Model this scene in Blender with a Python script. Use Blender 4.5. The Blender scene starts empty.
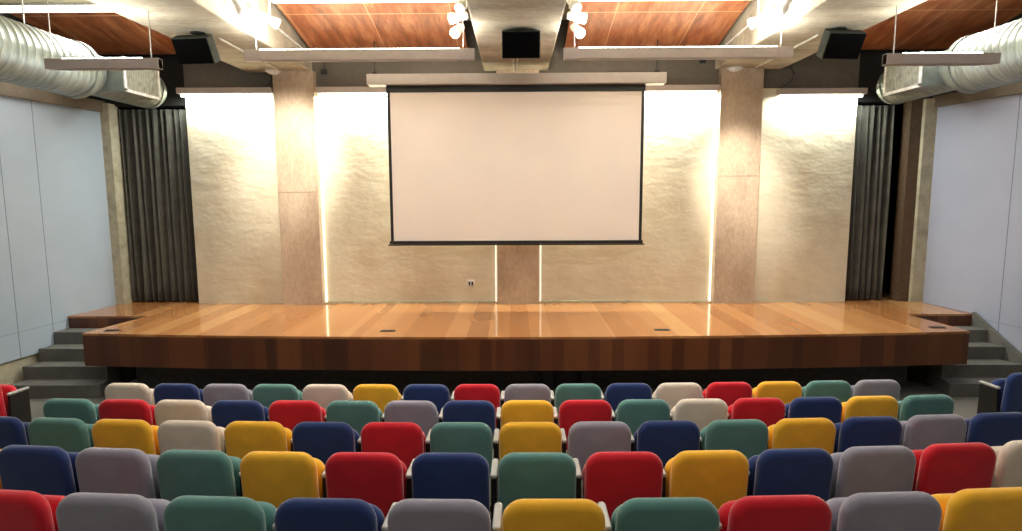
import bpy, bmesh, math, random
from mathutils import Vector, Matrix
random.seed(7)
S = bpy.context.scene
COL = S.collection
PI = math.pi
# ------------------------------------------------------------------ camera
F = 600.0; PITCH = math.radians(6.84); YAW = math.radians(.48); ROLL = math.radians(.25)
CAMZ = 3.0
cam = bpy.data.cameras.new('camera'); cam.sensor_width = 36; cam.lens = F/1022*36
cam.clip_start = .05; cam.clip_end = 100
co = bpy.data.objects.new('camera', cam); COL.objects.link(co)
R0 = Matrix.Rotation(YAW, 4, 'Z') @ Matrix.Rotation(PI/2-PITCH, 4, 'X') @ Matrix.Rotation(-ROLL, 4, 'Z')
co.matrix_world = Matrix.Translation((0, 0, CAMZ)) @ R0
S.camera = co
def at(px, py, Y=None, Z=None, X=None):
    """point of the room where the sight line through a photo pixel meets a plane"""
    d = R0.to_3x3() @ Vector(((px-511)/F, -(py-265.5)/F, -1))
    if Y is not None: t = Y/d.y
    elif Z is not None: t = (Z-CAMZ)/d.z
    else: t = X/d.x
    return Vector((0, 0, CAMZ)) + d*t

# ------------------------------------------------------------------ materials
def lin(c):
    return tuple(((v/255)/12.92 if v <= 10 else (((v/255)+.055)/1.055)**2.4) for v in c)+(1,)
class N:
    def __init__(s, name, rough=.6, metal=0, spec=.5, color=None, sheen=0):
        s.m = bpy.data.materials.new(name); s.m.use_nodes = True
        s.t = s.m.node_tree; s.b = s.t.nodes['Principled BSDF']
        s.b.inputs['Roughness'].default_value = rough; s.b.inputs['Metallic'].default_value = metal
        s.b.inputs['Specular IOR Level'].default_value = spec
        if sheen: s.b.inputs['Sheen Weight'].default_value = sheen; s.b.inputs['Sheen Roughness'].default_value = .4
        if color: s.b.inputs['Base Color'].default_value = lin(color)
        s.tc = s.t.nodes.new('ShaderNodeTexCoord')
    def n(s, kind, **kw):
        o = s.t.nodes.new(kind)
        for k, v in kw.items():
            if k.startswith('_'): setattr(o, k[1:], v)
            else: o.inputs[int(k[1:]) if k[0] == 'i' and k[1:].isdigit() else k.replace('__', ' ')].default_value = v
        return o
    def l(s, a, b): s.t.links.new(a, b)
    def mapped(s, scale=(1, 1, 1), rot=(0, 0, 0)):
        mp = s.n('ShaderNodeMapping'); mp.inputs['Scale'].default_value = scale; mp.inputs['Rotation'].default_value = rot
        s.l(s.tc.outputs['Object'], mp.inputs[0]); return mp.outputs[0]
    def noise(s, scale, detail=5, vec=None, rough=.55):
        o = s.n('ShaderNodeTexNoise', Scale=scale, Detail=detail, Roughness=rough)
        s.l(vec if vec else s.tc.outputs['Object'], o.inputs['Vector']); return o.outputs['Fac']
    def ramp(s, fac, stops):
        o = s.n('ShaderNodeValToRGB'); e = o.color_ramp.elements
        while len(e) < len(stops): e.new(.5)
        for i, (p, c) in enumerate(stops): e[i].position = p; e[i].color = lin(c)
        s.l(fac, o.inputs[0]); return o.outputs[0]
    def math(s, op, a, b=None):
        o = s.n('ShaderNodeMath', _operation=op)
        for i, v in enumerate((a, b)):
            if v is None: continue
            if isinstance(v, (int, float)): o.inputs[i].default_value = v
            else: s.l(v, o.inputs[i])
        return o.outputs[0]
    def xyz(s):
        o = s.n('ShaderNodeSeparateXYZ'); s.l(s.tc.outputs['Object'], o.inputs[0]); return o.outputs
    def mix(s, fac, a, b, mode='MIX'):
        o = s.n('ShaderNodeMix', _data_type='RGBA', _blend_type=mode)
        for sock, v in ((o.inputs[0], fac), (o.inputs[6], a), (o.inputs[7], b)):
            if isinstance(v, (int, float)): sock.default_value = v
            elif isinstance(v, tuple): sock.default_value = lin(v)
            else: s.l(v, sock)
        return o.outputs[2]
    def col(s, c): s.l(c, s.b.inputs['Base Color']); return s
    def bump(s, h, strength=.3, dist=.02):
        o = s.n('ShaderNodeBump', Strength=strength, Distance=dist); s.l(h, o.inputs['Height']); s.l(o.outputs[0], s.b.inputs['Normal']); return s
def simple(name, c, rough=.6, metal=0, spec=.5, var=.12, scale=12, sheen=0):
    a = N(name, rough, metal, spec, sheen=sheen)
    lo = tuple(max(0, v*(1-var)) for v in c); hi = tuple(min(255, v*(1+var)) for v in c)
    a.col(a.ramp(a.noise(scale, 3), [(.3, lo), (.7, hi)])); return a.m
def emit(name, c, strength):
    m = bpy.data.materials.new(name); m.use_nodes = True; t = m.node_tree
    b = t.nodes['Principled BSDF']; b.inputs['Base Color'].default_value = lin(c)
    b.inputs['Emission Color'].default_value = lin(c); b.inputs['Emission Strength'].default_value = strength
    return m
def fabric(name, c):
    a = N(name, .85, 0, .25, sheen=.6)
    lo = tuple(v*.97 for v in c); hi = tuple(min(255, v*1.02) for v in c)
    a.col(a.ramp(a.noise(9, 4), [(.35, lo), (.65, hi)]))
    a.bump(a.noise(350, 2), .15, .002); return a.m
FAB = {'red': fabric('red_fabric', (206, 30, 46)), 'navy': fabric('navy_fabric', (38, 58, 110)), 'teal': fabric('teal_fabric', (92, 138, 132)),
       'yellow': fabric('yellow_fabric', (250, 188, 52)), 'cream': fabric('cream_fabric', (228, 214, 198)), 'grey': fabric('grey_fabric', (150, 148, 162))}
def concrete(name, a0, a1, a2, sc=2.0, bs=.3, stretch=(1, 1, 1)):
    a = N(name, .85, 0, .3); v = a.mapped(stretch)
    big = a.noise(sc, 8, v, .65); fine = a.noise(sc*14, 6, v, .7)
    c = a.ramp(big, [(.3, a0), (.5, a1), (.7, a2)])
    a.col(a.mix(.35, c, a.ramp(fine, [(.35, a0), (.65, a2)]))); a.bump(fine, bs, .012); return a.m
M = {}
M['beam'] = concrete('board_marked_concrete', (120, 112, 96), (168, 158, 140), (196, 188, 170), 1.6, .4, (.5, 1.6, 1))
M['pillar'] = concrete('brown_grey_pillar_concrete', (150, 130, 110), (184, 164, 142), (204, 186, 164), 1.5, .5, (1, 1, .5))
M['rough'] = concrete('rough_edge_concrete', (140, 134, 112), (182, 176, 150), (206, 200, 178), 5, 1.0)
M['floor'] = concrete('grey_floor_concrete', (92, 90, 84), (112, 110, 103), (134, 131, 124), 1.2, .1)
M['step'] = concrete('dark_step_concrete', (84, 83, 78), (102, 101, 96), (118, 116, 110), 3, .15)
M['band'] = concrete('brown_ledge_concrete', (84, 76, 64), (104, 96, 82), (122, 112, 96), 2, .3)
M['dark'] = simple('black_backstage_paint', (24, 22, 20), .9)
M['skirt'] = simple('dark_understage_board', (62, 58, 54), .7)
M['ceil'] = concrete('beige_ceiling', (176, 164, 138), (196, 186, 160), (208, 198, 174), 1, .1)
# plaster: lumpy trowelled surface
a = N('trowelled_cream_plaster', .75, 0, .3)
v = a.mapped((1, 1, 1.8)); h = a.noise(2.2, 7, v, .6)
c = a.ramp(a.noise(1.0, 5, a.mapped((1, 1, .6))), [(.3, (192, 178, 152)), (.5, (206, 197, 174)), (.7, (212, 206, 186))])
a.col(a.mix(.2, c, a.ramp(h, [(.35, (180, 162, 134)), (.65, (214, 206, 186))])))
a.bump(h, .28, .07); M['plaster'] = a.m
def wallpaint(name, c, seams):
    a = N(name, .5, 0, .35); X = a.xyz()
    base = a.ramp(a.noise(.8, 4), [(.3, tuple(v*.95 for v in c)), (.7, c)])
    lines = None
    for y in seams:
        l = a.math('LESS_THAN', a.math('ABSOLUTE', a.math('SUBTRACT', X['Y'], y)), .006)
        lines = l if lines is None else a.math('MAXIMUM', lines, l)
    lines = a.math('MAXIMUM', lines, a.math('MULTIPLY', .35, a.math('LESS_THAN', a.math('ABSOLUTE', a.math('SUBTRACT', X['Z'], .93)), .007)))
    a.col(a.mix(lines, base, tuple(v*.6 for v in c))); return a.m
M['wall_l'] = wallpaint('pale_blue_wall_panel', (166, 180, 194), (9.5, 8.9, 7.7, 6.5, 5.3))
M['wall_r'] = wallpaint('pale_lavender_wall_panel', (164, 170, 190), (9.4, 8.2, 7.0, 5.8))
def planks(name, w, stops, rough, grain, gdark, vertical=False):
    a = N(name, rough, 0, .5); X = a.xyz()
    def cell(width, off):
        k = a.math('FLOOR', a.math('DIVIDE', a.math('ADD', X['X'], off), width))
        wn = a.n('ShaderNodeTexWhiteNoise', _noise_dimensions='1D'); a.l(k, wn.inputs['W']); return wn.outputs['Value']
    f = a.math('ADD', a.math('MULTIPLY', cell(w, 40.3), .62), a.math('MULTIPLY', cell(w*3.1, 37.7), .38))
    c = a.ramp(f, stops)
    g = a.noise(3, 6, a.mapped((9, 1, .6) if vertical else (3.2, .45, 3)), .7)
    c2 = a.mix(a.math('MULTIPLY', g, grain), c, gdark)
    a.col(c2)
    return a.m
WD = [(.12, (152, 102, 58)), (.38, (170, 118, 70)), (.6, (184, 134, 84)), (.85, (200, 154, 100))]
M['deck'] = planks('polished_stage_planks', .30, WD, .07, .5, (150, 90, 52))
M['fascia'] = planks('shaded_stage_front_planks', .17, [(.1, (72, 38, 22)), (.4, (92, 48, 26)), (.65, (108, 60, 32)), (.9, (128, 74, 40))], .35, .45, (50, 24, 14), True)  # stage planks in darker browns: shade on the front is put into the colour
# ceiling wood
a = N('orange_wood_ceiling_panel', .28, 0, .5); X = a.xyz()
g = a.noise(2.2, 7, a.mapped((3.5, .7, 1), (0, 0, .5)), .7)
c = a.ramp(g, [(.28, (112, 60, 36)), (.48, (166, 98, 62)), (.7, (204, 144, 100))])
xs = a.math('ABSOLUTE', a.math('SUBTRACT', a.math('FRACT', a.math('DIVIDE', a.math('ADD', X['X'], 30.35), 1.25)), .5))
l1 = a.math('LESS_THAN', xs, .006); l2 = a.math('LESS_THAN', a.math('ABSOLUTE', a.math('SUBTRACT', X['Y'], 9.5)), .012)
a.col(a.mix(a.math('MULTIPLY', a.math('MAXIMUM', l1, l2), .7), c, (236, 190, 150))); M['wood_ceiling'] = a.m
# metals etc
a = N('galvanised_duct_steel', .46, .6, .5)
a.col(a.ramp(a.noise(3, 6, a.mapped((1, 6, 1))), [(.3, (122, 130, 124)), (.7, (166, 174, 166))])); M['duct'] = a.m
M['bar'] = simple('pinkish_grey_fixture_enamel', (168, 154, 148), .5, var=.02)
M['case'] = simple('screen_case_grey', (176, 168, 162), .5, var=.02)
M['white_metal'] = simple('white_metal', (236, 234, 228), .4)
M['wire'] = simple('steel_wire', (200, 198, 190), .4, .3)
M['black'] = simple('matt_black_plastic', (16, 16, 17), .55, var=.05)
M['speaker_side'] = simple('grey_green_speaker_shell', (52, 55, 49), .7, spec=.25)
M['grille_cloth'] = simple('black_speaker_mesh', (5, 5, 6), .95, spec=.08, scale=200)
M['screen'] = simple('matt_white_screen_fabric', (244, 232, 222), .9, var=.01, scale=1)
M['armrest'] = simple('pale_grey_armrest_vinyl', (176, 175, 170), .45, var=.04)
M['chair_panel'] = simple('black_chair_side_panel', (24, 22, 21), .5)
M['curtain'] = simple('grey_stage_curtain_cloth', (78, 76, 68), .75, sheen=.4, scale=5)
M['louvre'] = simple('pale_grille_metal', (206, 208, 196), .4, .2)
M['jamb'] = simple('brown_door_jamb', (84, 66, 48), .7)
M['tube'] = emit('fluorescent_tube', (244, 255, 240), 14)
M['tube_soft'] = emit('white_led_strip', (250, 252, 226), 2.4)
M['tube_dim'] = emit('dim_led_strip', (250, 250, 232), .7)
M['upper'] = concrete('grey_brown_upper_wall', (84, 78, 70), (94, 88, 80), (104, 98, 90), 1, .1)  # upper back wall, a darker grey-brown than the plaster below
M['slot'] = emit('ceiling_slot_light', (255, 250, 236), 5)
M['lamp'] = emit('spotlight_lens', (255, 246, 226), 12)
M['dome'] = simple('opal_dome_glass', (240, 240, 225), .3)
M['rubber'] = simple('black_cable', (20, 20, 20), .6)

# ------------------------------------------------------------------ mesh helpers
def box(bm, x0, x1, y0, y1, z0, z1, mat=None):
    vs = [bm.verts.new((x, y, z)) for x in (x0, x1) for y in (y0, y1) for z in (z0, z1)]
    for f in ((0, 1, 3, 2), (4, 6, 7, 5), (0, 4, 5, 1), (2, 3, 7, 6), (0, 2, 6, 4), (1, 5, 7, 3)):
        bm.faces.new([vs[i] for i in f])
    if mat is not None: bmesh.ops.transform(bm, matrix=mat, verts=vs)
    return vs
def prism(bm, pts, z0, z1):
    lo = [bm.verts.new((p[0], p[1], z0)) for p in pts]; hi = [bm.verts.new((p[0], p[1], z1)) for p in pts]
    bm.faces.new(lo[::-1]); bm.faces.new(hi); n = len(pts)
    for i in range(n): bm.faces.new((lo[i], lo[(i+1) % n], hi[(i+1) % n], hi[i]))
def tube(bm, pts, r, seg=10, caps=True):
    pts = [Vector(p) for p in pts]; rings = []
    if isinstance(r, (int, float)): r = [r]*len(pts)
    for i, p in enumerate(pts):
        d = (pts[min(i+1, len(pts)-1)]-pts[max(i-1, 0)]).normalized()
        u = d.cross(Vector((0, 0, 1)) if abs(d.z) < .9 else Vector((1, 0, 0))).normalized(); w = d.cross(u)
        rings.append([bm.verts.new(p+(u*math.cos(2*PI*k/seg)+w*math.sin(2*PI*k/seg))*r[i]) for k in range(seg)])
    for a, b in zip(rings, rings[1:]):
        for k in range(seg): bm.faces.new((a[k], a[(k+1) % seg], b[(k+1) % seg], b[k]))
    if caps: bm.faces.new(rings[0][::-1]); bm.faces.new(rings[-1])
def pillow(bm, w, h, t, r, edge, fat=0, curve=0, mat=None, nseg=7, rb=None):
    """padded panel in the XZ plane (base at z 0), rounded corners, soft edges, thickness t along Y"""
    rb = r if rb is None else rb
    def outline(ins):
        pts = []
        for cx, cz, a0, rr in ((w/2-r, h-r, 0, r), (-w/2+r, h-r, PI/2, r), (-w/2+rb, rb, PI, rb), (w/2-rb, rb, 1.5*PI, rb)):
            for k in range(nseg+1):
                a = a0+PI/2*k/nseg; q = max(rr-ins, .004)
                ex = (rr-q); sx = 1 if math.cos(a0+PI/4) > 0 else -1; sz = 1 if math.sin(a0+PI/4) > 0 else -1
                d = ins-ex
                pts.append((cx-sx*d+q*math.cos(a), cz-sz*d+q*math.sin(a)))
        return pts
    layers = []
    steps = 5
    for k in range(steps+1):
        a = PI/2*k/steps; layers.append((edge*(1-math.sin(a)), -t/2+edge*(1-math.cos(a)) if edge < t/2 else -t/2*math.cos(a)))
    layers += [(i, -y) for i, y in reversed(layers)]
    rings = []
    for ins, y in layers:
        rings.append([bm.verts.new((x, y, z)) for x, z in outline(ins)])
    n = len(rings[0])
    for a, b in zip(rings, rings[1:]):
        for k in range(n): bm.faces.new((a[k], a[(k+1) % n], b[(k+1) % n], b[k]))
    allv = [v for rr in rings for v in rr]
    for ring, sgn in ((rings[0], -1), (rings[-1], 1)):
        prev = ring; base = [(v.co.x, v.co.z) for v in ring]; y0 = ring[0].co.y
        for q in (.8, .55, .3):
            cur = [bm.verts.new((x*q, y0+sgn*fat*(1-q*q), h/2+(z-h/2)*q)) for x, z in base]
            for k in range(n):
                f = (prev[k], prev[(k+1) % n], cur[(k+1) % n], cur[k]); bm.faces.new(f if sgn > 0 else f[::-1])
            prev = cur; allv += cur
        cv = bm.verts.new((0, y0+sgn*fat, h/2)); allv.append(cv)
        for k in range(n):
            f = (prev[k], prev[(k+1) % n], cv); bm.faces.new(f if sgn > 0 else f[::-1])
    for v_ in allv: v_.co.y -= curve*v_.co.x**2
    if mat is not None: bmesh.ops.transform(bm, matrix=mat, verts=allv)
def obj(name, bm, mat, parent=None, smooth=False, bevel=0, loc=None):
    bmesh.ops.recalc_face_normals(bm, faces=bm.faces)
    me = bpy.data.meshes.new(name); bm.to_mesh(me); bm.free(); me.materials.append(mat)
    if smooth:
        for p in me.polygons: p.use_smooth = True
    o = bpy.data.objects.new(name, me); COL.objects.link(o)
    if parent: o.parent = parent
    if loc is not None: o.location = loc
    if bevel:
        b = o.modifiers.new('bevel', 'BEVEL'); b.width = bevel; b.segments = 2; b.limit_method = 'ANGLE'
    if smooth and not bevel:
        try:
            me.set_sharp_from_angle(angle=math.radians(50))
        except Exception: pass
    return o
def BM(): return bmesh.new()
def bxo(name, dims, mat, parent=None, bevel=0, rot=None):
    bm = BM(); box(bm, *dims, mat=rot); return obj(name, bm, mat, parent, bevel=bevel)
def thing(name, label, cat, loc=(0, 0, 0), rz=0, group=None):
    o = bpy.data.objects.new(name, None); COL.objects.link(o); o.location = loc; o.rotation_euler = (0, 0, rz)
    o.empty_display_size = .1
    return tag(o, label, cat, group)
def tag(o, label, cat, group=None):
    o['label'] = label; o['category'] = cat
    if group: o['group'] = group
    return o
def struct(o): o['kind'] = 'structure'; return o

# ------------------------------------------------------------------ room shell
YW = 10.9       # back wall plane
YB = -3.5       # rear of the hall
def XL(y): return -7.37-.11*(YW-y)
def XR(y): return 7.40+.17*(YW-y)
bm = BM(); prism(bm, [(-10.2, YB-.3), (10, YB-.3), (10, 12.9), (-10.2, 12.9)], -.2, 0); struct(obj('floor', bm, M['floor']))
bm = BM(); prism(bm, [(-10.2, YB-.3), (10, YB-.3), (10, 12.9), (-10.2, 12.9)], 6.0, 6.2); struct(obj('ceiling', bm, M['ceil']))
def sidewall(side, X, s, mat):
    # rough wall body with the smooth cladding in front of it
    bm = BM(); prism(bm, [(X(YB)+s*.05, YB), (X(YW)+s*.05, YW), (X(YW)+s*.6, YW), (X(YB)+s*.6, YB)], 0, .53)
    struct(obj('baseboard_'+side, bm, M['rough']))
    bm = BM(); prism(bm, [(X(YB), YB), (X(YW), YW), (X(YW)+s*.6, YW), (X(YB)+s*.6, YB)], .53, 4.47)
    struct(obj('wall_'+side, bm, mat))
    bm = BM(); prism(bm, [(X(YB)-s*.06, YB), (X(YW)-s*.06, YW), (X(YW)+s*.6, YW), (X(YB)+s*.6, YB)], 4.47, 4.66)
    struct(obj('trim_'+('1' if s < 0 else '2'), bm, M['band']))
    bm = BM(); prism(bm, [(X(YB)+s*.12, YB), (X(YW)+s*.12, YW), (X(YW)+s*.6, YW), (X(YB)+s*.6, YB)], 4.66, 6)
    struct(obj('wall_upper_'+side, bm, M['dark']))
sidewall('left', XL, -1, M['wall_l']); sidewall('right', XR, 1, M['wall_r'])
bm = BM(); prism(bm, [(-10.2, YB-.2), (10, YB-.2), (10, YB), (-10.2, YB)], 0, 6); struct(obj('wall_rear', bm, M['ceil']))
# back wall: plaster between the curtains, black backstage behind the openings
bm = BM(); box(bm, -5.87, 6.03, YW, YW+.25, 1.0, 4.82)
struct(obj('wall_back', bm, M['plaster']))
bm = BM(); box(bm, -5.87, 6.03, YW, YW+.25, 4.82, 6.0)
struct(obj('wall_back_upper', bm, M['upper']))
bm = BM(); box(bm, -7.9, 7.9, YW+.0, 12.7, .8, 1.0); struct(obj('floor_backstage', bm, M['deck']))
bm = BM(); box(bm, -10.2, 10, 12.7, 12.9, 0, 6); box(bm, -10.2, -7.9, YW, 12.7, 0, 6); box(bm, 7.9, 10, YW, 12.7, 0, 6)
box(bm, -7.9, -5.87, YW+.12, YW+.25, 4.6, 6); box(bm, 6.03, 7.9, YW+.12, YW+.25, 4.6, 6)
struct(obj('wall_backstage', bm, M['dark']))
bm = BM(); box(bm, -7.42, -7.22, YW-.06, YW+.2, 1, 4.62); struct(obj('trim_3', bm, M['rough']))
bm = BM(); box(bm, 7.2, 7.45, YW-.06, YW+.2, 1, 4.62); struct(obj('trim_4', bm, M['rough']))
bm = BM(); box(bm, 7.0, 7.2, YW+.02, YW+.25, 1, 4.62); struct(obj('trim_5', bm, M['jamb']))
bm = BM(); box(bm, -3.5, -.33, YW-.02, YW, 1, 1.04); box(bm, .44, 3.57, YW-.02, YW, 1, 1.04); struct(obj('baseboard_back', bm, M['rough']))
# pillars
for k, (x0, x1) in enumerate(((-4.24, -3.53), (-.33, .41), (3.58, 4.31))):
    bm = BM(); box(bm, x0, x1, YW-.14, YW, 1.0, 5.14)
    zj = 3.03 if k == 0 else 3.28
    bm.free(); bm = BM(); box(bm, x0, x1, YW-.14, YW, 1.0, zj); box(bm, x0+.008, x1-.008, YW-.13, YW, zj, zj+.012); box(bm, x0, x1, YW-.14, YW, zj+.012, 5.14)
    o = obj('pillar', bm, M['pillar'])
    tag(o, ('brown grey concrete pillar left of the projection screen', 'concrete pillar seen below the middle of the projection screen',
            'brown grey concrete pillar right of the projection screen')[k], 'pillar', 'concrete pillars on the back wall')
# ceiling beams
for k, (x0, x1) in enumerate(((-4.74, -3.58), (-.55, .58), (3.5, 4.66))):
    bm = BM(); box(bm, x0, x1, YB, YW, 5.14, 6.0)
    o = obj('ceiling_beam', bm, M['beam'], bevel=.02)
    tag(o, ('broad concrete ceiling beam on the left, above the left pillar', 'broad concrete ceiling beam in the middle, above the screen',
            'broad concrete ceiling beam on the right, above the right pillar')[k], 'beam', 'concrete ceiling beams')
# curved wooden ceiling panels in the four bays
def zc(y):
    t = max(0, min(1, (YW-.1-y)/1.9)); return 5.46+.34*math.sin(t*PI/2)**1.0*t**.35
for k, (x0, x1, y0) in enumerate(((-7.75, -4.78, 9.3), (-3.52, -.82, 9.05), (.85, 3.44, 9.05), (4.7, 7.75, 9.08))):
    bm = BM(); n = 20; ys = [y0+(YW-.02-y0)*i/n for i in range(n+1)]
    lo = [[bm.verts.new((x, y, zc(y))) for y in ys] for x in (x0, x1)]
    hi = [[bm.verts.new((x, y, zc(y)+.05)) for y in ys] for x in (x0, x1)]
    for i in range(n):
        bm.faces.new((lo[0][i], lo[0][i+1], lo[1][i+1], lo[1][i])); bm.faces.new((hi[0][i], hi[1][i], hi[1][i+1], hi[0][i+1]))
        bm.faces.new((lo[0][i], hi[0][i], hi[0][i+1], lo[0][i+1])); bm.faces.new((lo[1][i], lo[1][i+1], hi[1][i+1], hi[1][i]))
    bm.faces.new((lo[0][0], lo[1][0], hi[1][0], hi[0][0])); bm.faces.new((lo[0][-1], hi[0][-1], hi[1][-1], lo[1][-1]))
    o = obj('ceiling_panel', bm, M['wood_ceiling'], smooth=True)
    tag(o, ('curved orange wood ceiling panel above the left ventilation duct', 'curved orange wood ceiling panel between left and middle beams',
            'curved orange wood ceiling panel between middle and right beams', 'curved orange wood ceiling panel above the right ventilation duct')[k], 'ceiling panel', 'wooden ceiling panels')
    # glowing slot light along the panel's audience edge
    lb = ('glowing white strip light at top left, above the left duct', 'glowing white strip light at the top edge, left of the middle beam',
          'glowing white strip light at the top edge, right of the middle beam', 'glowing white strip light at top right, above the right duct')[k]
    t = thing('strip_light', lb, 'light', ((x0+x1)/2, y0-.12, 5.75), 0, 'strip lights along the ceiling panels')
    w = (x1-x0)/2-.02
    zb = zc(y0)-5.75
    bxo('housing', (-w, w, -.12, .10, zb-.01, max(zb+.03, .03)), M['white_metal'], t)
    bxo('diffuser', (-w+.02, w-.02, -.10, .08, zb-.05, zb-.01), M['slot'], t)
# soffit boards ahead of the slots
for k, (x0, x1, y1) in enumerate(((-7.75, -4.76, 9.055), (-3.56, -.57, 8.805), (.6, 3.48, 8.805), (4.68, 7.75, 8.835))):
    bm = BM(); box(bm, x0, x1, YB, y1, 5.78, 5.84); struct(obj('ceiling_soffit', bm, M['ceil']))

# ------------------------------------------------------------------ wall-wash fixtures and light reveals
ZB = 4.74
for k, (x0, x1, lb) in enumerate(((-5.93, -4.27, 'long thin valance light washing the plaster left of the left pillar'),
                      (-3.48, -.36, 'long thin valance light on the wall behind the screen, left half'),
                      (.44, 3.55, 'long thin valance light on the wall behind the screen, right half'),
                      (4.6, 6.10, 'long thin valance light washing the plaster right of the right pillar'))):
    xm = (x0+x1)/2; w = (x1-x0)/2
    t = thing('valance_light', lb, 'light', (xm, YW-.09, ZB-(.07 if k == 3 else 0)), 0, 'valance lights on the back wall')
    bxo('housing', (-w, w, -.09, .085, .02, .12), M['bar'], t, bevel=.006)
    bm = BM(); tube(bm, [(-w+.03, .02, 0), (w-.03, .02, 0)], .018); obj('fluorescent_tube', bm, M['tube'], t)
    L = bpy.data.lights.new('wall_wash', 'AREA'); L.shape = 'RECTANGLE'; L.size = 2*w-.05; L.size_y = .07; L.energy = 50*(2*w)
    L.color = (.94, 1, .92); lo = bpy.data.objects.new('wall_wash', L); COL.objects.link(lo)
    lo.location = (xm, YW-.12, ZB-.015-(.07 if k == 3 else 0)); lo.rotation_euler = (math.radians(14), 0, 0)
for k, (x, lb) in enumerate(((-3.49, 'thin vertical glowing strip right of the left pillar'), (-.365, 'thin vertical glowing strip left of the middle pillar'),
              (.445, 'thin vertical glowing strip right of the middle pillar'), (3.545, 'thin vertical glowing strip left of the right pillar'))):
    bm = BM(); tube(bm, [(x, YW-.03, 1.03), (x, YW-.03, 4.7)], .013, 8)
    tag(obj('light_strip', bm, M['tube_soft' if k in (0, 3) else 'tube_dim']), lb, 'light', 'vertical light strips beside the pillars')

# ------------------------------------------------------------------ projection screen
YS = 10.25
t = thing('projection_screen', 'large white roll-down projection screen with black borders above the stage', 'projection screen', (0, YS, 0))
def sx(px, py): return at(px, py, Y=YS)
p0 = at(368, 74, Y=YS); p1 = at(665, 75, Y=YS); zt = (p0.z+p1.z)/2; zb_ = at(516, 85, Y=YS).z
o = bxo('case', (p0.x, p1.x, -.13, .13, zb_, zt), M['case'], t, bevel=.01)
l = at(390, 160, Y=YS).x; r = at(642, 160, Y=YS).x; bot = at(516, 240.5, Y=YS).z
bxo('black_header', (l-.03, r+.03, -.012, .012, at(516, 92, Y=YS).z, zb_), M['black'], t)
bxo('fabric', (l+.02, r-.02, -.004, .004, bot, at(516, 92, Y=YS).z), M['screen'], t)
for xa, xb in ((l-.02, l+.03), (r-.03, r+.02)): bxo('side_border', (xa, xb, -.007, .003, bot, at(516, 92, Y=YS).z), M['black'], t)
bxo('bottom_bar', (l-.04, r+.04, -.03, .03, bot-.055, bot), M['black'], t, bevel=.006)
bm = BM(); tube(bm, [(l-.07, 0, bot-.07), (r+.07, 0, bot-.07)], .012); obj('bottom_rod', bm, M['black'], t)
for px in (375, 657):
    x = at(px, 70, Y=YS).x; bm = BM(); box(bm, x-.03, x+.03, -.05, .05, zt, zt+.05); tube(bm, [(x, 0, zt), (x, 0, 5.5)], .01, 6)
    obj('hanging_bracket', bm, M['rubber'], t)

# ------------------------------------------------------------------ stage
YF = at(516, 337, Z=1).y
t = thing('stage', 'wide polished orange brown wooden stage with overhanging plank front', 'stage', (0, YF, 0))
xl = at(83, 333, Z=1); xr = at(971, 331.5, Z=1)
fr = []
n = 12
for i in range(n+1):
    u = -1+2*i/n; x = xl.x+(xr.x-xl.x)*i/n
    fr.append((x, YF+(((xl.y+xr.y)/2-YF))*u*u-YF))
YP = 9.78-YF
out = fr+[(6.42, YP), (XR(9.78)-.01, YP), (XR(YW)-.02, YW-YF-.003), (XL(YW)+.02, YW-YF-.003), (XL(9.78)+.01, YP), (-6.12, YP)]
bm = BM(); prism(bm, out, .965, 1.0); obj('deck', bm, M['deck'], t)
ins = [(x, y+.004) for x, y in fr]
bm = BM(); prism(bm, ins+[(6.41, YP+.004), (XR(9.78)-.02, YP+.004), (7.3, YW-.01-YF), (-7.2, YW-.01-YF), (XL(9.78)+.02, YP+.004), (-6.11, YP+.004)], .51, .965); obj('fascia', bm, M['fascia'], t)
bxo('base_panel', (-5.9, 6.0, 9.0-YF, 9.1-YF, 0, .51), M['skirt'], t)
for k, (px, py, lb) in enumerate(((388, 331, 'small dark floor socket plate near the stage edge, left of centre'), (662, 330, 'small dark floor socket plate near the stage edge, right of centre'),
                   (113, 330.5, 'small dark floor socket plate at the left corner of the stage'), (937, 327.5, 'small dark floor socket plate at the right corner of the stage'))):
    p = at(px, py, Z=1); t2 = thing('floor_socket', lb, 'floor socket', p, 0, 'floor sockets in the stage')
    bxo('frame', (-.11, .11, -.045, .045, 0, .008), M['speaker_side'], t2, bevel=.003)
    bxo('lid', (-.085, .085, -.025, .025, .006, .012), M['black'], t2)
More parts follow.
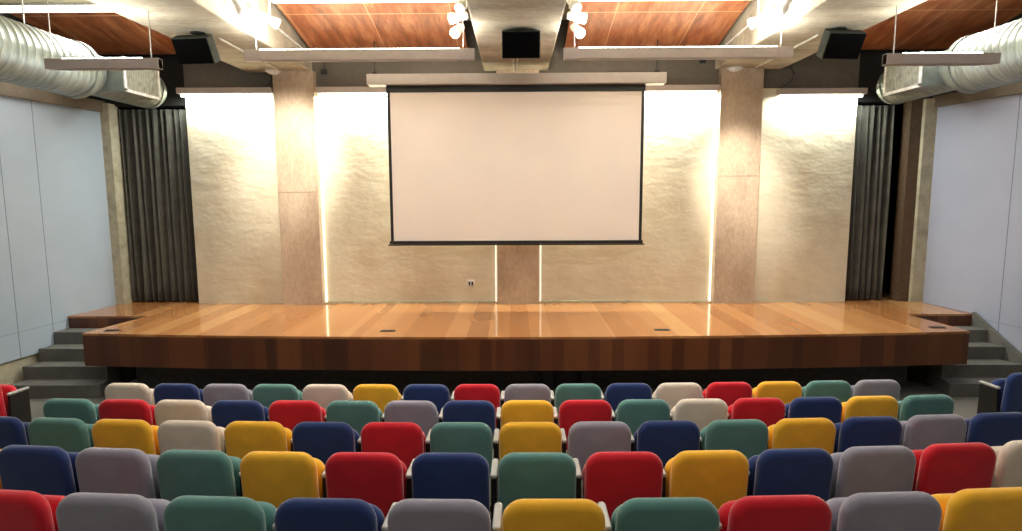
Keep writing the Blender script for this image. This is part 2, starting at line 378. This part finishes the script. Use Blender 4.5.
# stairs each side
for s, X, lb in ((-1, XL, 'dark grey concrete stairs at the left end of the stage'), (1, XR, 'dark grey concrete stairs at the right end of the stage')):
    t = thing('stage_stairs', lb, 'stairs', (s*6.8, 8.6, 0))
    for i in range(4):
        z1 = .8-.2*i; y0 = 9.78-.30*(i+1)
        xa = X(y0+.15); xi = 6.44 if s > 0 else -6.26
        bm = BM()
        if s < 0: pts = [(X(y0)+.02, y0), (xi, y0), (xi, 9.77), (X(9.77)+.02, 9.77)]
        else: pts = [(xi, y0), (X(y0)-.085, y0), (X(9.77)-.085, 9.77), (xi, 9.77)]
        if i < 3: pts = [(p[0], p[1] if p[1] < 9.7 else min(9.77, y0+.36)) for p in pts]
        else: pts = [(p[0]-s*(.08 if abs(p[0]-xi) < .01 and j < 2 else 0), p[1] if p[1] < 9.7 else y0+.36) for j, p in enumerate(pts)]
        prism(bm, [(p[0]-s*6.8, p[1]-8.6) for p in pts], 0, z1)
        obj('step', bm, M['step'], t, bevel=.006)
    if s > 0:
        bm = BM()
        ya, yb = 8.45, 9.78; x0a, x0b = X(ya), X(yb)
        prof = [(ya, 0), (ya, .22), (yb, 1.03), (yb, 0)]
        A = [bm.verts.new((X(y)-.02-6.8, y-8.6, z)) for y, z in prof]; B = [bm.verts.new((X(y)-.08-6.8, y-8.6, z)) for y, z in prof]
        bm.faces.new(A); bm.faces.new(B[::-1])
        for i in range(4): bm.faces.new((A[i], A[(i+1) % 4], B[(i+1) % 4], B[i]))
        obj('side_kerb', bm, M['step'], t)

# wall socket
p = at(471, 283, Y=YW-.001); t = thing('wall_socket', 'small white double wall socket on plaster below the screen', 'wall socket', (p.x, YW, p.z))
bxo('plate', (-.06, .06, -.022, 0, -.06, .06), M['white_metal'], t, bevel=.006)
bxo('socket', (-.045, -.008, -.028, -.02, -.04, .03), M['rubber'], t); bxo('socket', (.008, .045, -.028, -.02, -.04, .03), M['rubber'], t)

# ------------------------------------------------------------------ curtains
def curtain(x0, x1, y, lb, folds, px_off):
    t = thing('stage_curtain', lb, 'curtain', ((x0+x1)/2, y, 1), 0, 'stage curtains')
    bm = BM(); nx = folds*14; nz = 14; H = 3.52; g = []
    rnd = [random.uniform(.6, 1.25) for _ in range(folds+2)]; ph = [random.uniform(-.5, .5) for _ in range(folds+2)]
    for j in range(nz+1):
        z = H*j/nz; row = []
        for i in range(nx+1):
            u = i/nx*folds; k = int(u); f = u-k; amp = (rnd[k]*(1-f)+rnd[k+1]*f)*.075*(1.15-.3*j/nz)
            q = ph[k]*(1-f)+ph[k+1]*f
            x = (x0-x1)/2+(x1-x0)*i/nx+.02*math.sin(2*PI*u*.5+z*.8+q); yy = -amp*math.cos(2*PI*u+q*(1-j/nz)*1.2)
            row.append(bm.verts.new((x, yy, .02+z)))
        g.append(row)
    for j in range(nz):
        for i in range(nx): bm.faces.new((g[j][i], g[j][i+1], g[j+1][i+1], g[j+1][i]))
    o = obj('curtain_cloth', bm, M['curtain'], t, smooth=True)
    m = o.modifiers.new('thick', 'SOLIDIFY'); m.thickness = .006
    return t
yc_ = YW+.22
t = curtain(-7.2, -5.93, yc_, 'grey pleated curtain in the opening left of the plaster wall', 10, 0)
bm = BM(); tube(bm, [(-.66, 0, 3.6), (.66, 0, 3.6)], .022); obj('curtain_rail', bm, M['black'], t)
t = curtain(6.09, 6.78, yc_, 'grey pleated curtain half drawn across the dark opening on the right', 6, 0)
bm = BM(); tube(bm, [(-.4, 0, 3.6), (.76, 0, 3.6)], .022); obj('curtain_rail', bm, M['black'], t)
# thing in the dark doorway on the right
p = at(903, 294, Z=1.0)
t = thing('stool', 'small dark stool in the doorway beside the right curtain', 'stool', (7.0, 11.75, 1.0))
bm = BM(); tube(bm, [(0, 0, .42), (0, 0, .46)], .17, 20); obj('seat', bm, M['black'], t)
for a in range(4):
    bm = BM(); c_, s_ = math.cos(a*PI/2+.7), math.sin(a*PI/2+.7); tube(bm, [(c_*.1, s_*.1, .42), (c_*.17, s_*.17, 0)], .013, 8); obj('leg', bm, M['black'], t)

# ------------------------------------------------------------------ ventilation ducts
def duct(s, lb):
    xc = -6.25 if s < 0 else 6.4; zc_ = 4.77
    t = thing('ventilation_duct', lb, 'duct', (xc, 6, zc_), 0, 'ventilation ducts along the side walls')
    def ribbed(name, ya, yb, r, step):
        bm = BM(); pts = []; rr = []; y = ya
        while y < yb:
            pts += [(0, y-6, 0), (0, y-6+step*.42, 0), (0, y-6+step*.5, 0), (0, y-6+step*.58, 0)]; rr += [r, r, r+.005, r]; y += step
        pts.append((0, yb-6, 0)); rr.append(r); tube(bm, pts, rr, 40); return obj(name, bm, M['duct'], t, smooth=True)
    ribbed('wide_duct', 1.5, 8.68, .38, .12)
    bm = BM(); tube(bm, [(0, 2.64, 0), (0, 2.74, 0), (0, 2.98, 0)], [.40, .40, .30], 40); obj('reducer', bm, M['duct'], t, smooth=True)
    ribbed('narrow_duct', 8.9, 10.42, .295, .07)
    bm = BM(); tube(bm, [(0, 4.38, 0) for i in range(1)]+[(0, 4.40+.28*math.sin(a), 0) for a in (0, .3, .6, .9, 1.2, 1.5)], [.31]+[.31*math.cos(a) for a in (0, .3, .6, .9, 1.2, 1.5)], 40)
    obj('end_cap', bm, M['duct'], t, smooth=True)
    # outlet box with louvred grille on the hall side
    q = -s
    ya, yb = 8.98-6, 9.85-6; za, zb2 = -.25, .23; xf = q*(.53)
    bm = BM(); box(bm, min(q*.1, xf), max(q*.1, xf), ya, yb, za, zb2); obj('outlet_box', bm, M['duct'], t, bevel=.006)
    bm = BM(); e = .035
    xa, xb = sorted((xf, xf+q*.02))
    box(bm, xa, xb, ya-.01, yb+.01, zb2-e, zb2+.01); box(bm, xa, xb, ya-.01, yb+.01, za-.01, za+e)
    box(bm, xa, xb, ya-.01, ya+e, za, zb2); box(bm, xa, xb, yb-e, yb+.01, za, zb2); g = obj('grille', bm, M['white_metal'], t)
    bm = BM(); k = ya+.05
    while k < yb-.05:
        R_ = Matrix.Translation((xf+q*.012, k, 0)) @ Matrix.Rotation(-q*.5, 4, 'Z')
        box(bm, -.02, .02, -.004, .004, za+.03, zb2-.03, mat=R_); k += .042
    o = obj('louvre_slats', bm, M['louvre'], g)
    for yy in (7.0, 7.9):
        bm = BM(); tube(bm, [(0, yy-6, .37), (0, yy-6, 6.0-zc_-.0)], .009, 6); obj('hanger_wire', bm, M['wire'], t)
    return t
duct(-1, 'large silver spiral ventilation duct along the left wall'); duct(1, 'large silver spiral ventilation duct along the right wall')

# ------------------------------------------------------------------ hanging linear lights
def linear(px0, y0, px1, y1, hpx, lb, wires, Yd=8.05):
    a = at(px0, y0, Y=Yd); b = at(px1, y1, Y=Yd); c = (a+b)/2; L = (b-a).length
    h = hpx/F*Yd
    ang = math.atan2(b.z-a.z, b.x-a.x)
    t = thing('linear_light', lb, 'light', c, 0, 'linear lights hanging over the seats')
    zt_ = 0
    bm = BM(); box(bm, -L/2, L/2, -.045, .045, -h, 0); obj('housing', bm, M['bar'], t, bevel=.004)
    for s in (-1, 1):
        bm = BM(); box(bm, s*L/2-(.20 if s > 0 else 0), s*L/2+(0 if s > 0 else .20), -.048, .048, -h-.002, .003); obj('end_section', bm, M['bar'], t, bevel=.004)
    bxo('lower_diffuser', (-L/2+.22, L/2-.22, -.03, .03, -h-.008, -h), M['bar'], t)
    bxo('upper_lamp', (-L/2+.2, L/2-.2, -.03, .03, .001, .012), M['tube'], t)
    for wx, top in wires:
        bm = BM(); tube(bm, [(wx*L/2, 0, 0), (wx*L/2, 0, top-c.z)], .006, 6); obj('wire', bm, M['wire'], t)
    A = bpy.data.lights.new('uplight', 'AREA'); A.shape = 'RECTANGLE'; A.size = L-.4; A.size_y = .1; A.energy = (60 if Yd > 8 else 18)*L; A.color = (1, .97, .88)
    o = bpy.data.objects.new('uplight', A); COL.objects.link(o); o.location = c+Vector((0, 0, .03)); o.rotation_euler = (PI, 0, 0)
linear(47, 61, 160, 57.5, 9.5, 'short grey linear light hanging in front of the left duct', ((-.9, 5.78), (.85, 5.14)), 7.3)
linear(245, 51, 475, 49, 10, 'long grey linear light hanging between the left and middle beams', ((-.9, 5.78), (.9, 5.78)))
linear(563, 47, 792, 49, 10, 'long grey linear light hanging between the middle and right beams', ((-.9, 5.78), (.9, 5.78)))
linear(885, 53, 998, 55, 10, 'short grey linear light hanging in front of the right duct', ((-.85, 5.14), (.9, 5.78)), 7.3)

# ------------------------------------------------------------------ speakers
def speaker(px, py, rz, tilt, lb, w=.50):
    Yd = 8.25; p = at(px, py, Y=Yd)
    t = thing('speaker', lb, 'speaker', p, rz, 'black speakers hanging from the beams')
    Rt = Matrix.Rotation(tilt, 4, 'X')
    bm = BM()
    # wedge cabinet narrowing towards the back
    fw, fh, d = w/2, .17, .30
    f = [(-fw, -d/2, -fh), (fw, -d/2, -fh), (fw, -d/2, fh), (-fw, -d/2, fh)]
    m_ = [(-fw, .0, -fh), (fw, .0, -fh), (fw, .0, fh), (-fw, .0, fh)]
    b = [(-fw*.62, d/2, -fh*.8), (fw*.62, d/2, -fh*.8), (fw*.62, d/2, fh*.8), (-fw*.62, d/2, fh*.8)]
    V = [[bm.verts.new(Rt @ Vector(q)) for q in ring] for ring in (f, m_, b)]
    bm.faces.new(V[0]); bm.faces.new(V[2][::-1])
    for a_, b_ in ((0, 1), (1, 2)):
        for i in range(4): bm.faces.new((V[a_][i], V[a_][(i+1) % 4], V[b_][(i+1) % 4], V[b_][i]))
    cb = obj('cabinet', bm, M['speaker_side'], t, bevel=.008)
    bm = BM(); box(bm, -fw+.012, fw-.012, -d/2-.014, -d/2+.002, -fh+.012, fh-.012, mat=Rt); obj('front_mesh', bm, M['grille_cloth'], t)
    for s in (-1, 1):
        bm = BM(); box(bm, s*fw-.004, s*fw+.004, -.10, -.03, -.01, .02, mat=Rt); obj('handle_slot', bm, M['black'], t)
    bm = BM(); top = 5.14-p.z; tube(bm, [(0, 0, fh*.7), (0, 0, top)], .02, 10); tube(bm, [(0, 0, top-.015), (0, 0, top)], .09, 18); obj('ceiling_mount', bm, M['speaker_side'], t)
speaker(199, 48, math.radians(-6), math.radians(28), 'black speaker hanging under the left beam')
speaker(521, 44, 0, math.radians(17), 'black speaker hanging under the middle beam above the screen')
speaker(838, 43, math.radians(6), math.radians(28), 'black speaker hanging under the right beam')

# ------------------------------------------------------------------ spotlights
def spot(px, py, Yd, aim, lb, topz=5.78, lit=True):
    p = at(px, py, Y=Yd); t = thing('spotlight', lb, 'spotlight', p, 0, 'white spotlights beside the beams')
    d = Vector(aim).normalized()
    bm = BM(); tube(bm, [-d*.13, -d*.10, d*.02, d*.04, d*.10, d*.12], [.04, .055, .055, .068, .075, .07], 18); obj('lamp_body', bm, M['white_metal'], t, smooth=True)
    bm = BM(); tube(bm, [d*.118, d*.126], .058, 18); obj('lens', bm, M['lamp'] if lit else M['dome'], t)
    bm = BM(); tube(bm, [(0, 0, .05), (0, 0, topz-p.z)], .011, 8); box(bm, -.05, .05, -.03, .03, topz-p.z-.03, topz-p.z); obj('stem', bm, M['white_metal'], t)
    return p
aims = {}
spot(458, 30, 8.5, (-.35, -.75, -.6), 'lowest white spotlight left of the middle beam')
spot(458, 17, 8.3, (-1, .1, -.15), 'white spotlight left of the middle beam, middle of three', lit=False)
spot(463, 3, 7.6, (-.3, -.6, -.7), 'white spotlight left of the middle beam at the top edge')
spot(577, 30, 8.5, (.35, -.75, -.6), 'lowest white spotlight right of the middle beam')
spot(577, 17, 8.3, (1, .1, -.15), 'white spotlight right of the middle beam, middle of three', lit=False)
spot(573, 3, 7.6, (.3, -.6, -.7), 'white spotlight right of the middle beam at the top edge')
spot(270, 20, 8.5, (.9, .3, -.5), 'white spotlight nearest the wood panel right of left beam', 5.78, False)
spot(252, 10, 8.35, (.4, -.7, -.5), 'white spotlight right of the left beam, second from the stage')
spot(238, 3, 7.7, (.2, .7, -.6), 'white spotlight right of the left beam at the top edge')
spot(758, 20, 8.5, (-.9, .3, -.5), 'white spotlight nearest the wood panel left of right beam', 5.78, False)
spot(772, 10, 8.35, (-.4, -.7, -.5), 'white spotlight left of the right beam, second from the stage')
spot(786, 3, 7.7, (-.2, .7, -.6), 'white spotlight left of the right beam at the top edge')
def cone(loc, tgt, e, size=50, blend=.8, c=(1, .91, .78), r=.06):
    L = bpy.data.lights.new('stage_spot', 'SPOT'); L.energy = e; L.spot_size = math.radians(size); L.spot_blend = blend; L.color = c; L.shadow_soft_size = r
    o = bpy.data.objects.new('stage_spot', L); COL.objects.link(o); o.location = loc
    o.rotation_euler = (Vector(tgt)-Vector(loc)).to_track_quat('-Z', 'Y').to_euler()
cone((-3.3, 8.6, 5.0), (-4.0, 10.8, 3.7), 850, 52, 1)
cone((3.3, 8.6, 5.0), (3.98, 10.8, 3.2), 800, 40, 1)
cone((-.9, 8.2, 5.2), (-2.0, 9.2, 1.0), 150, 40)
cone((.95, 8.2, 5.2), (2.0, 9.2, 1.0), 150, 40)
cone((-3.4, 8.5, 5.2), (-3.9, 9.6, 1.0), 170, 62)
cone((3.4, 8.5, 5.2), (4.0, 9.6, 1.0), 170, 62)

# conduits, domes and small fittings under the beams
for s, xs, lb in ((-1, -4.05, 'thin grey conduit pipe under the left beam'), (1, 4.12, 'thin grey conduit pipe under the right beam')):
    bm = BM(); tube(bm, [(xs, 8.5, 5.125), (xs, 10.7, 5.125)], .016, 8); tag(obj('conduit', bm, M['wire']), lb, 'pipe', 'conduit pipes under the beams')
for xs, lb in ((-3.563, 'pale pipe between the left beam and the wood ceiling panel'), (3.483, 'pale pipe between the right beam and the wood ceiling panel')):
    bm = BM(); tube(bm, [(xs, 8.6, 5.52), (xs, 10.75, 5.40)], .016, 8); tag(obj('conduit', bm, M['white_metal']), lb, 'pipe', 'pale pipes beside the wood panels')
p = at(513, 62, Z=5.11); bm = BM()
tube(bm, [(-.03, 8.5, 5.12), (-.03, 10.8, 5.12)], .013, 8); tube(bm, [(.03, 8.5, 5.12), (.03, 10.8, 5.12)], .013, 8)
tag(obj('conduit', bm, M['wire']), 'pair of thin grey pipes under the middle beam behind the speaker', 'pipe')
for px, py, lb in ((273, 71, 'small white dome lamp under the wall end of left beam'), (735, 68.5, 'small white dome lamp under the wall end of right beam')):
    p = at(px, py, Z=5.13); t = thing('dome_light', lb, 'light', p, 0, 'small dome lamps under the beams')
    bm = BM(); tube(bm, [(0, 0, .01), (0, 0, -.015)], .13, 24); obj('base_ring', bm, M['white_metal'], t)
    bm = BM(); tube(bm, [(0, 0, -.015-.05*math.sin(a)) for a in (0, .4, .8, 1.2, 1.5)], [.11*math.cos(a) for a in (0, .4, .8, 1.2, 1.5)], 24); obj('dome', bm, M['dome'], t, smooth=True)
for s, lb in ((-1, 'black cable looping down left of the left pillar'), (1, 'black cable looping down right of the right pillar')):
    pts = [(271, 73), (272, 80), (268, 86), (262, 88), (258, 92)] if s < 0 else [(790, 66), (794, 73), (792, 80), (786, 85), (779, 88)]
    bm = BM(); tube(bm, [at(a_, b_, Y=YW-.05) for a_, b_ in pts], .008, 6); tag(obj('cable', bm, M['rubber'], smooth=True), lb, 'cable', 'cables beside the pillars')
for px, py, lb in ((325, 72, 'small black junction box on the wall beside left pillar'), (703, 61, 'small black junction box on the wall left of right pillar')):
    p = at(px, py, Y=YW); bm = BM(); box(bm, p.x-.06, p.x+.04, YW-.06, YW, p.z-.04, p.z+.04); tube(bm, [(p.x, YW-.03, p.z), (p.x, YW-.03, 5.45)], .01, 6)
    tag(obj('junction_box', bm, M['rubber']), lb, 'junction box', 'black junction boxes on the back wall')
# under the stage
for px, lb in ((548, 'dark round-topped case standing under the stage, left of a pair'), (586, 'dark round-topped case standing under the stage, right of a pair')):
    p = at(px, 380, Y=8.9); t = bpy.data.objects
    bm = BM(); r_ = .085; prism(bm, [(r_*math.cos(a_*PI/12), r_*math.sin(a_*PI/12)) for a_ in range(13)]+[(-r_, -.40), (r_, -.40)], -.06, .06)
    bmesh.ops.transform(bm, matrix=Matrix.Translation((p.x, 8.85, .405)) @ Matrix.Rotation(PI/2, 4, 'X'), verts=bm.verts)
    tag(obj('storage_case', bm, M['black'], bevel=.01), lb, 'case', 'cases under the stage')

# ------------------------------------------------------------------ seating tiers
RAD = 50.0
ROWS = [ # Y of the backrest, floor height
    (6.24, .10), (5.42, .21), (4.58, .33), (3.66, .49), (2.74, .67)]
X0 = .12; SP = .553
def arc(row, k, R=RAD):
    a = k*(.541, .542, .547, .550, .546)[row]/R; return X0+R*math.sin(a), ROWS[row][0]+R*(1-math.cos(a)), -a
def arcline(y, x): return y+(x-X0)**2/(2*RAD)
for i, (y, z) in enumerate(ROWS+[(1.95, .76), (1.1, .90), (.2, 1.04)]):
    front = y+.52
    bm = BM(); xs = [-9.2+18.4*j/24 for j in range(25)]
    back = (ROWS+[(1.95, .76), (1.1, .90), (.2, 1.04), (-.7, 0)])[i+1][0]+.52 if i < 7 else YB
    def edge(y0, flat=False):
        out = []
        for j in range(25):
            u = j/24; y = y0
            for _ in range(3):
                x = XL(y)+.06+(XR(y)-XL(y)-.12)*u; y = y0 if flat else arcline(y0, x)
            out.append((x, y))
        return out
    A = edge(front); B = edge(back, i == 7)
    V = [[bm.verts.new((x, y, zz)) for x, y in E] for E, zz in ((A, 0), (B, 0), (B, z), (A, z))]
    for j in range(24):
        for q in range(4): bm.faces.new((V[q][j], V[q][j+1], V[(q+1) % 4][j+1], V[(q+1) % 4][j]))
    bm.faces.new([V[q][0] for q in range(4)]); bm.faces.new([V[q][24] for q in range(4)])
    struct(obj('floor_tier', bm, M['floor']))

# ------------------------------------------------------------------ seats
def back_mesh(c):
    bm = BM(); pillow(bm, .495, .50, .085, .105, .04, fat=.014, curve=.10, mat=Matrix.Translation((0, 0, .385)) @ Matrix.Rotation(math.radians(5), 4, 'X'), rb=.07)
    return bm
proto = {}
def make_seat(c):
    t = bpy.data.objects.new('auditorium_seat', None); COL.objects.link(t); t.empty_display_size = .1
    obj('backrest', back_mesh(c), FAB[c], t, smooth=True)
    bm = BM(); pillow(bm, .475, .40, .09, .10, .042, fat=.012, mat=Matrix.Translation((0, .125, .36)) @ Matrix.Rotation(math.radians(-3), 4, 'X'), rb=.06)
    obj('seat', bm, FAB[c], t, smooth=True)
    bm = BM(); tube(bm, [(-.248, .17, .40), (.25, .17, .40)], .022, 12); tube(bm, [(-.248, .05, .40), (.25, .05, .40)], .016, 10); obj('seat_hinge', bm, M['chair_panel'], t, smooth=True)
    arm_parts(t, .2705)
    return t
ARMS = {}
def arm_parts(t, x):
    bm = BM()   # upright: slim black panel with a foot
    pts = [(-.05, 0), (.36, 0), (.34, .05), (.25, .09), (.25, .685), (.03, .68), (.0, .09), (-.05, .05)]
    A = [bm.verts.new((x-.018, p[0], p[1])) for p in pts]; B = [bm.verts.new((x+.018, p[0], p[1])) for p in pts]
    bm.faces.new(A); bm.faces.new(B[::-1])
    for i in range(len(pts)): bm.faces.new((A[i], A[(i+1) % len(pts)], B[(i+1) % len(pts)], B[i]))
    obj('side_panel', bm, M['chair_panel'], t, bevel=.006)
    bm = BM(); pillow(bm, .044, .25, .03, .02, .013, mat=Matrix.Translation((x, .015, .695)) @ Matrix.Rotation(math.radians(-89), 4, 'X') @ Matrix.Rotation(0, 4, 'Z'))
    obj('armrest', bm, M['armrest'], t, smooth=True)
def copy_thing(t):
    r = t.copy(); COL.objects.link(r)
    for ch in list(t.children):
        c = ch.copy(); COL.objects.link(c); c.parent = r
    return r
ORD = ['front', 'second', 'third', 'fourth', 'nearest']
SEQ = [
 ('cream navy grey teal cream yellow navy red grey teal navy cream red yellow teal grey', -8),
 ('teal red cream navy red teal grey navy yellow red teal cream red navy yellow teal', -8),
 ('navy teal yellow cream yellow navy red teal yellow grey navy teal yellow navy grey navy', -8),
 ('yellow navy grey teal yellow red navy teal red yellow navy grey red cream', -7),
 ('red grey teal navy grey yellow teal red grey yellow', -5)]
NAME = {'red': 'red', 'navy': 'navy blue', 'teal': 'teal green', 'yellow': 'yellow', 'cream': 'cream', 'grey': 'grey'}
def art(c): return ('a '+NAME[c])
ents = []
for r, (s, k0) in enumerate(SEQ):
    cs = s.split()
    for j, c in enumerate(cs):
        L = cs[j-1] if j else None; Rr = cs[j+1] if j < len(cs)-1 else None
        if L is None: d = 'at the left end of the %s row' % ORD[r]
        elif Rr is None: d = 'at the right end of the %s row' % ORD[r]
        else: d = 'in the %s row, between %s and %s' % (ORD[r], art(L), art(Rr))
        ents.append([r, k0+j, j, c, NAME[c]+' tip-up seat '+d, len(cs)])
cnt = {}
for e in ents: cnt[e[4]] = cnt.get(e[4], 0)+1
NUM = ['first', 'second', 'third', 'fourth', 'fifth', 'sixth', 'seventh', 'eighth']
for e in ents:
    if cnt[e[4]] > 1:
        j, n = e[2], e[5]
        e[4] = '%s tip-up seat in the %s row, %s from its %s end' % (NAME[e[3]], ORD[e[0]], NUM[j] if j < n/2 else NUM[n-1-j], 'left' if j < n/2 else 'right')
def place(c, loc, rz, label, left=False):
    if c not in proto: proto[c] = make_seat(c); o = proto[c]
    else: o = copy_thing(proto[c])
    o.location = loc; o.rotation_euler = (0, 0, rz)
    tag(o, label, 'seat', 'auditorium seats'); return o
lefts = []
for r, k, j, c, lb, n in ents:
    x, y, a = arc(r, k, (90, 80, 50, 36, 30)[r]); x += (0, -.02, -.01, .01, .055)[r]; y += .012*x; o = place(c, (x, y, ROWS[r][1]), -a, lb)
    if j == 0: lefts.append(o)
o = place('red', (-5.95, 6.46, .10), math.radians(-10), 'red tip-up seat left of the aisle, at the far left by the stairs')
o2 = place('navy', (5.72, 6.62, .10), math.radians(9), 'navy blue tip-up seat right of the aisle, at the far right edge')
lefts.append(o2)
for o in lefts: arm_parts(o, -.2705)

# ------------------------------------------------------------------ light on the audience and side walls
def area(loc, rot, sx_, sy_, e, c=(1, .96, .9)):
    L = bpy.data.lights.new('hall_fill', 'AREA'); L.shape = 'RECTANGLE'; L.size = sx_; L.size_y = sy_; L.energy = e; L.color = c
    o = bpy.data.objects.new('hall_fill', L); COL.objects.link(o); o.location = loc; o.rotation_euler = rot
# added fill lamps over the seats, unseen above the frame, no fixtures modelled
for x in (-6, -2, 2, 6): area((x, 5.6, 5.05), (math.radians(0), 0, 0), 2.4, .12, 30)
for x in (-6, -2, 2, 6): area((x, 1.0, 5.05), (0, 0, 0), 2.4, .12, 26)
# the strip lights throw light forward and down over the seats
for x, y in ((-6, 9.1), (-2.1, 8.85), (2.1, 8.85), (6, 8.85)): area((x, y, 5.6), (math.radians(-38), 0, 0), 2.4, .12, 75)
# added frontal fill to brighten the stage and the screen, no real source
area((0, 3.2, 5.0), (math.radians(68), 0, 0), 2.0, .3, 66, (1, .95, .9))
# added cool fill lamps to brighten the side walls, no fixture there
area((-5.4, 8.0, 4.3), (0, math.radians(62), 0), .5, 1.5, 9, (.85, .93, 1))
area((5.5, 8.0, 4.3), (0, math.radians(-62), 0), .5, 1.5, 8, (.85, .9, 1))
w = bpy.data.worlds.new('world'); S.world = w; w.use_nodes = True
w.node_tree.nodes['Background'].inputs[0].default_value = (.5, .5, .55, 1); w.node_tree.nodes['Background'].inputs[1].default_value = .02
S.view_settings.view_transform = 'Standard'; S.view_settings.look = 'None'; S.view_settings.gamma = 1; S.view_settings.exposure = 0
S.view_settings.use_curve_mapping = False
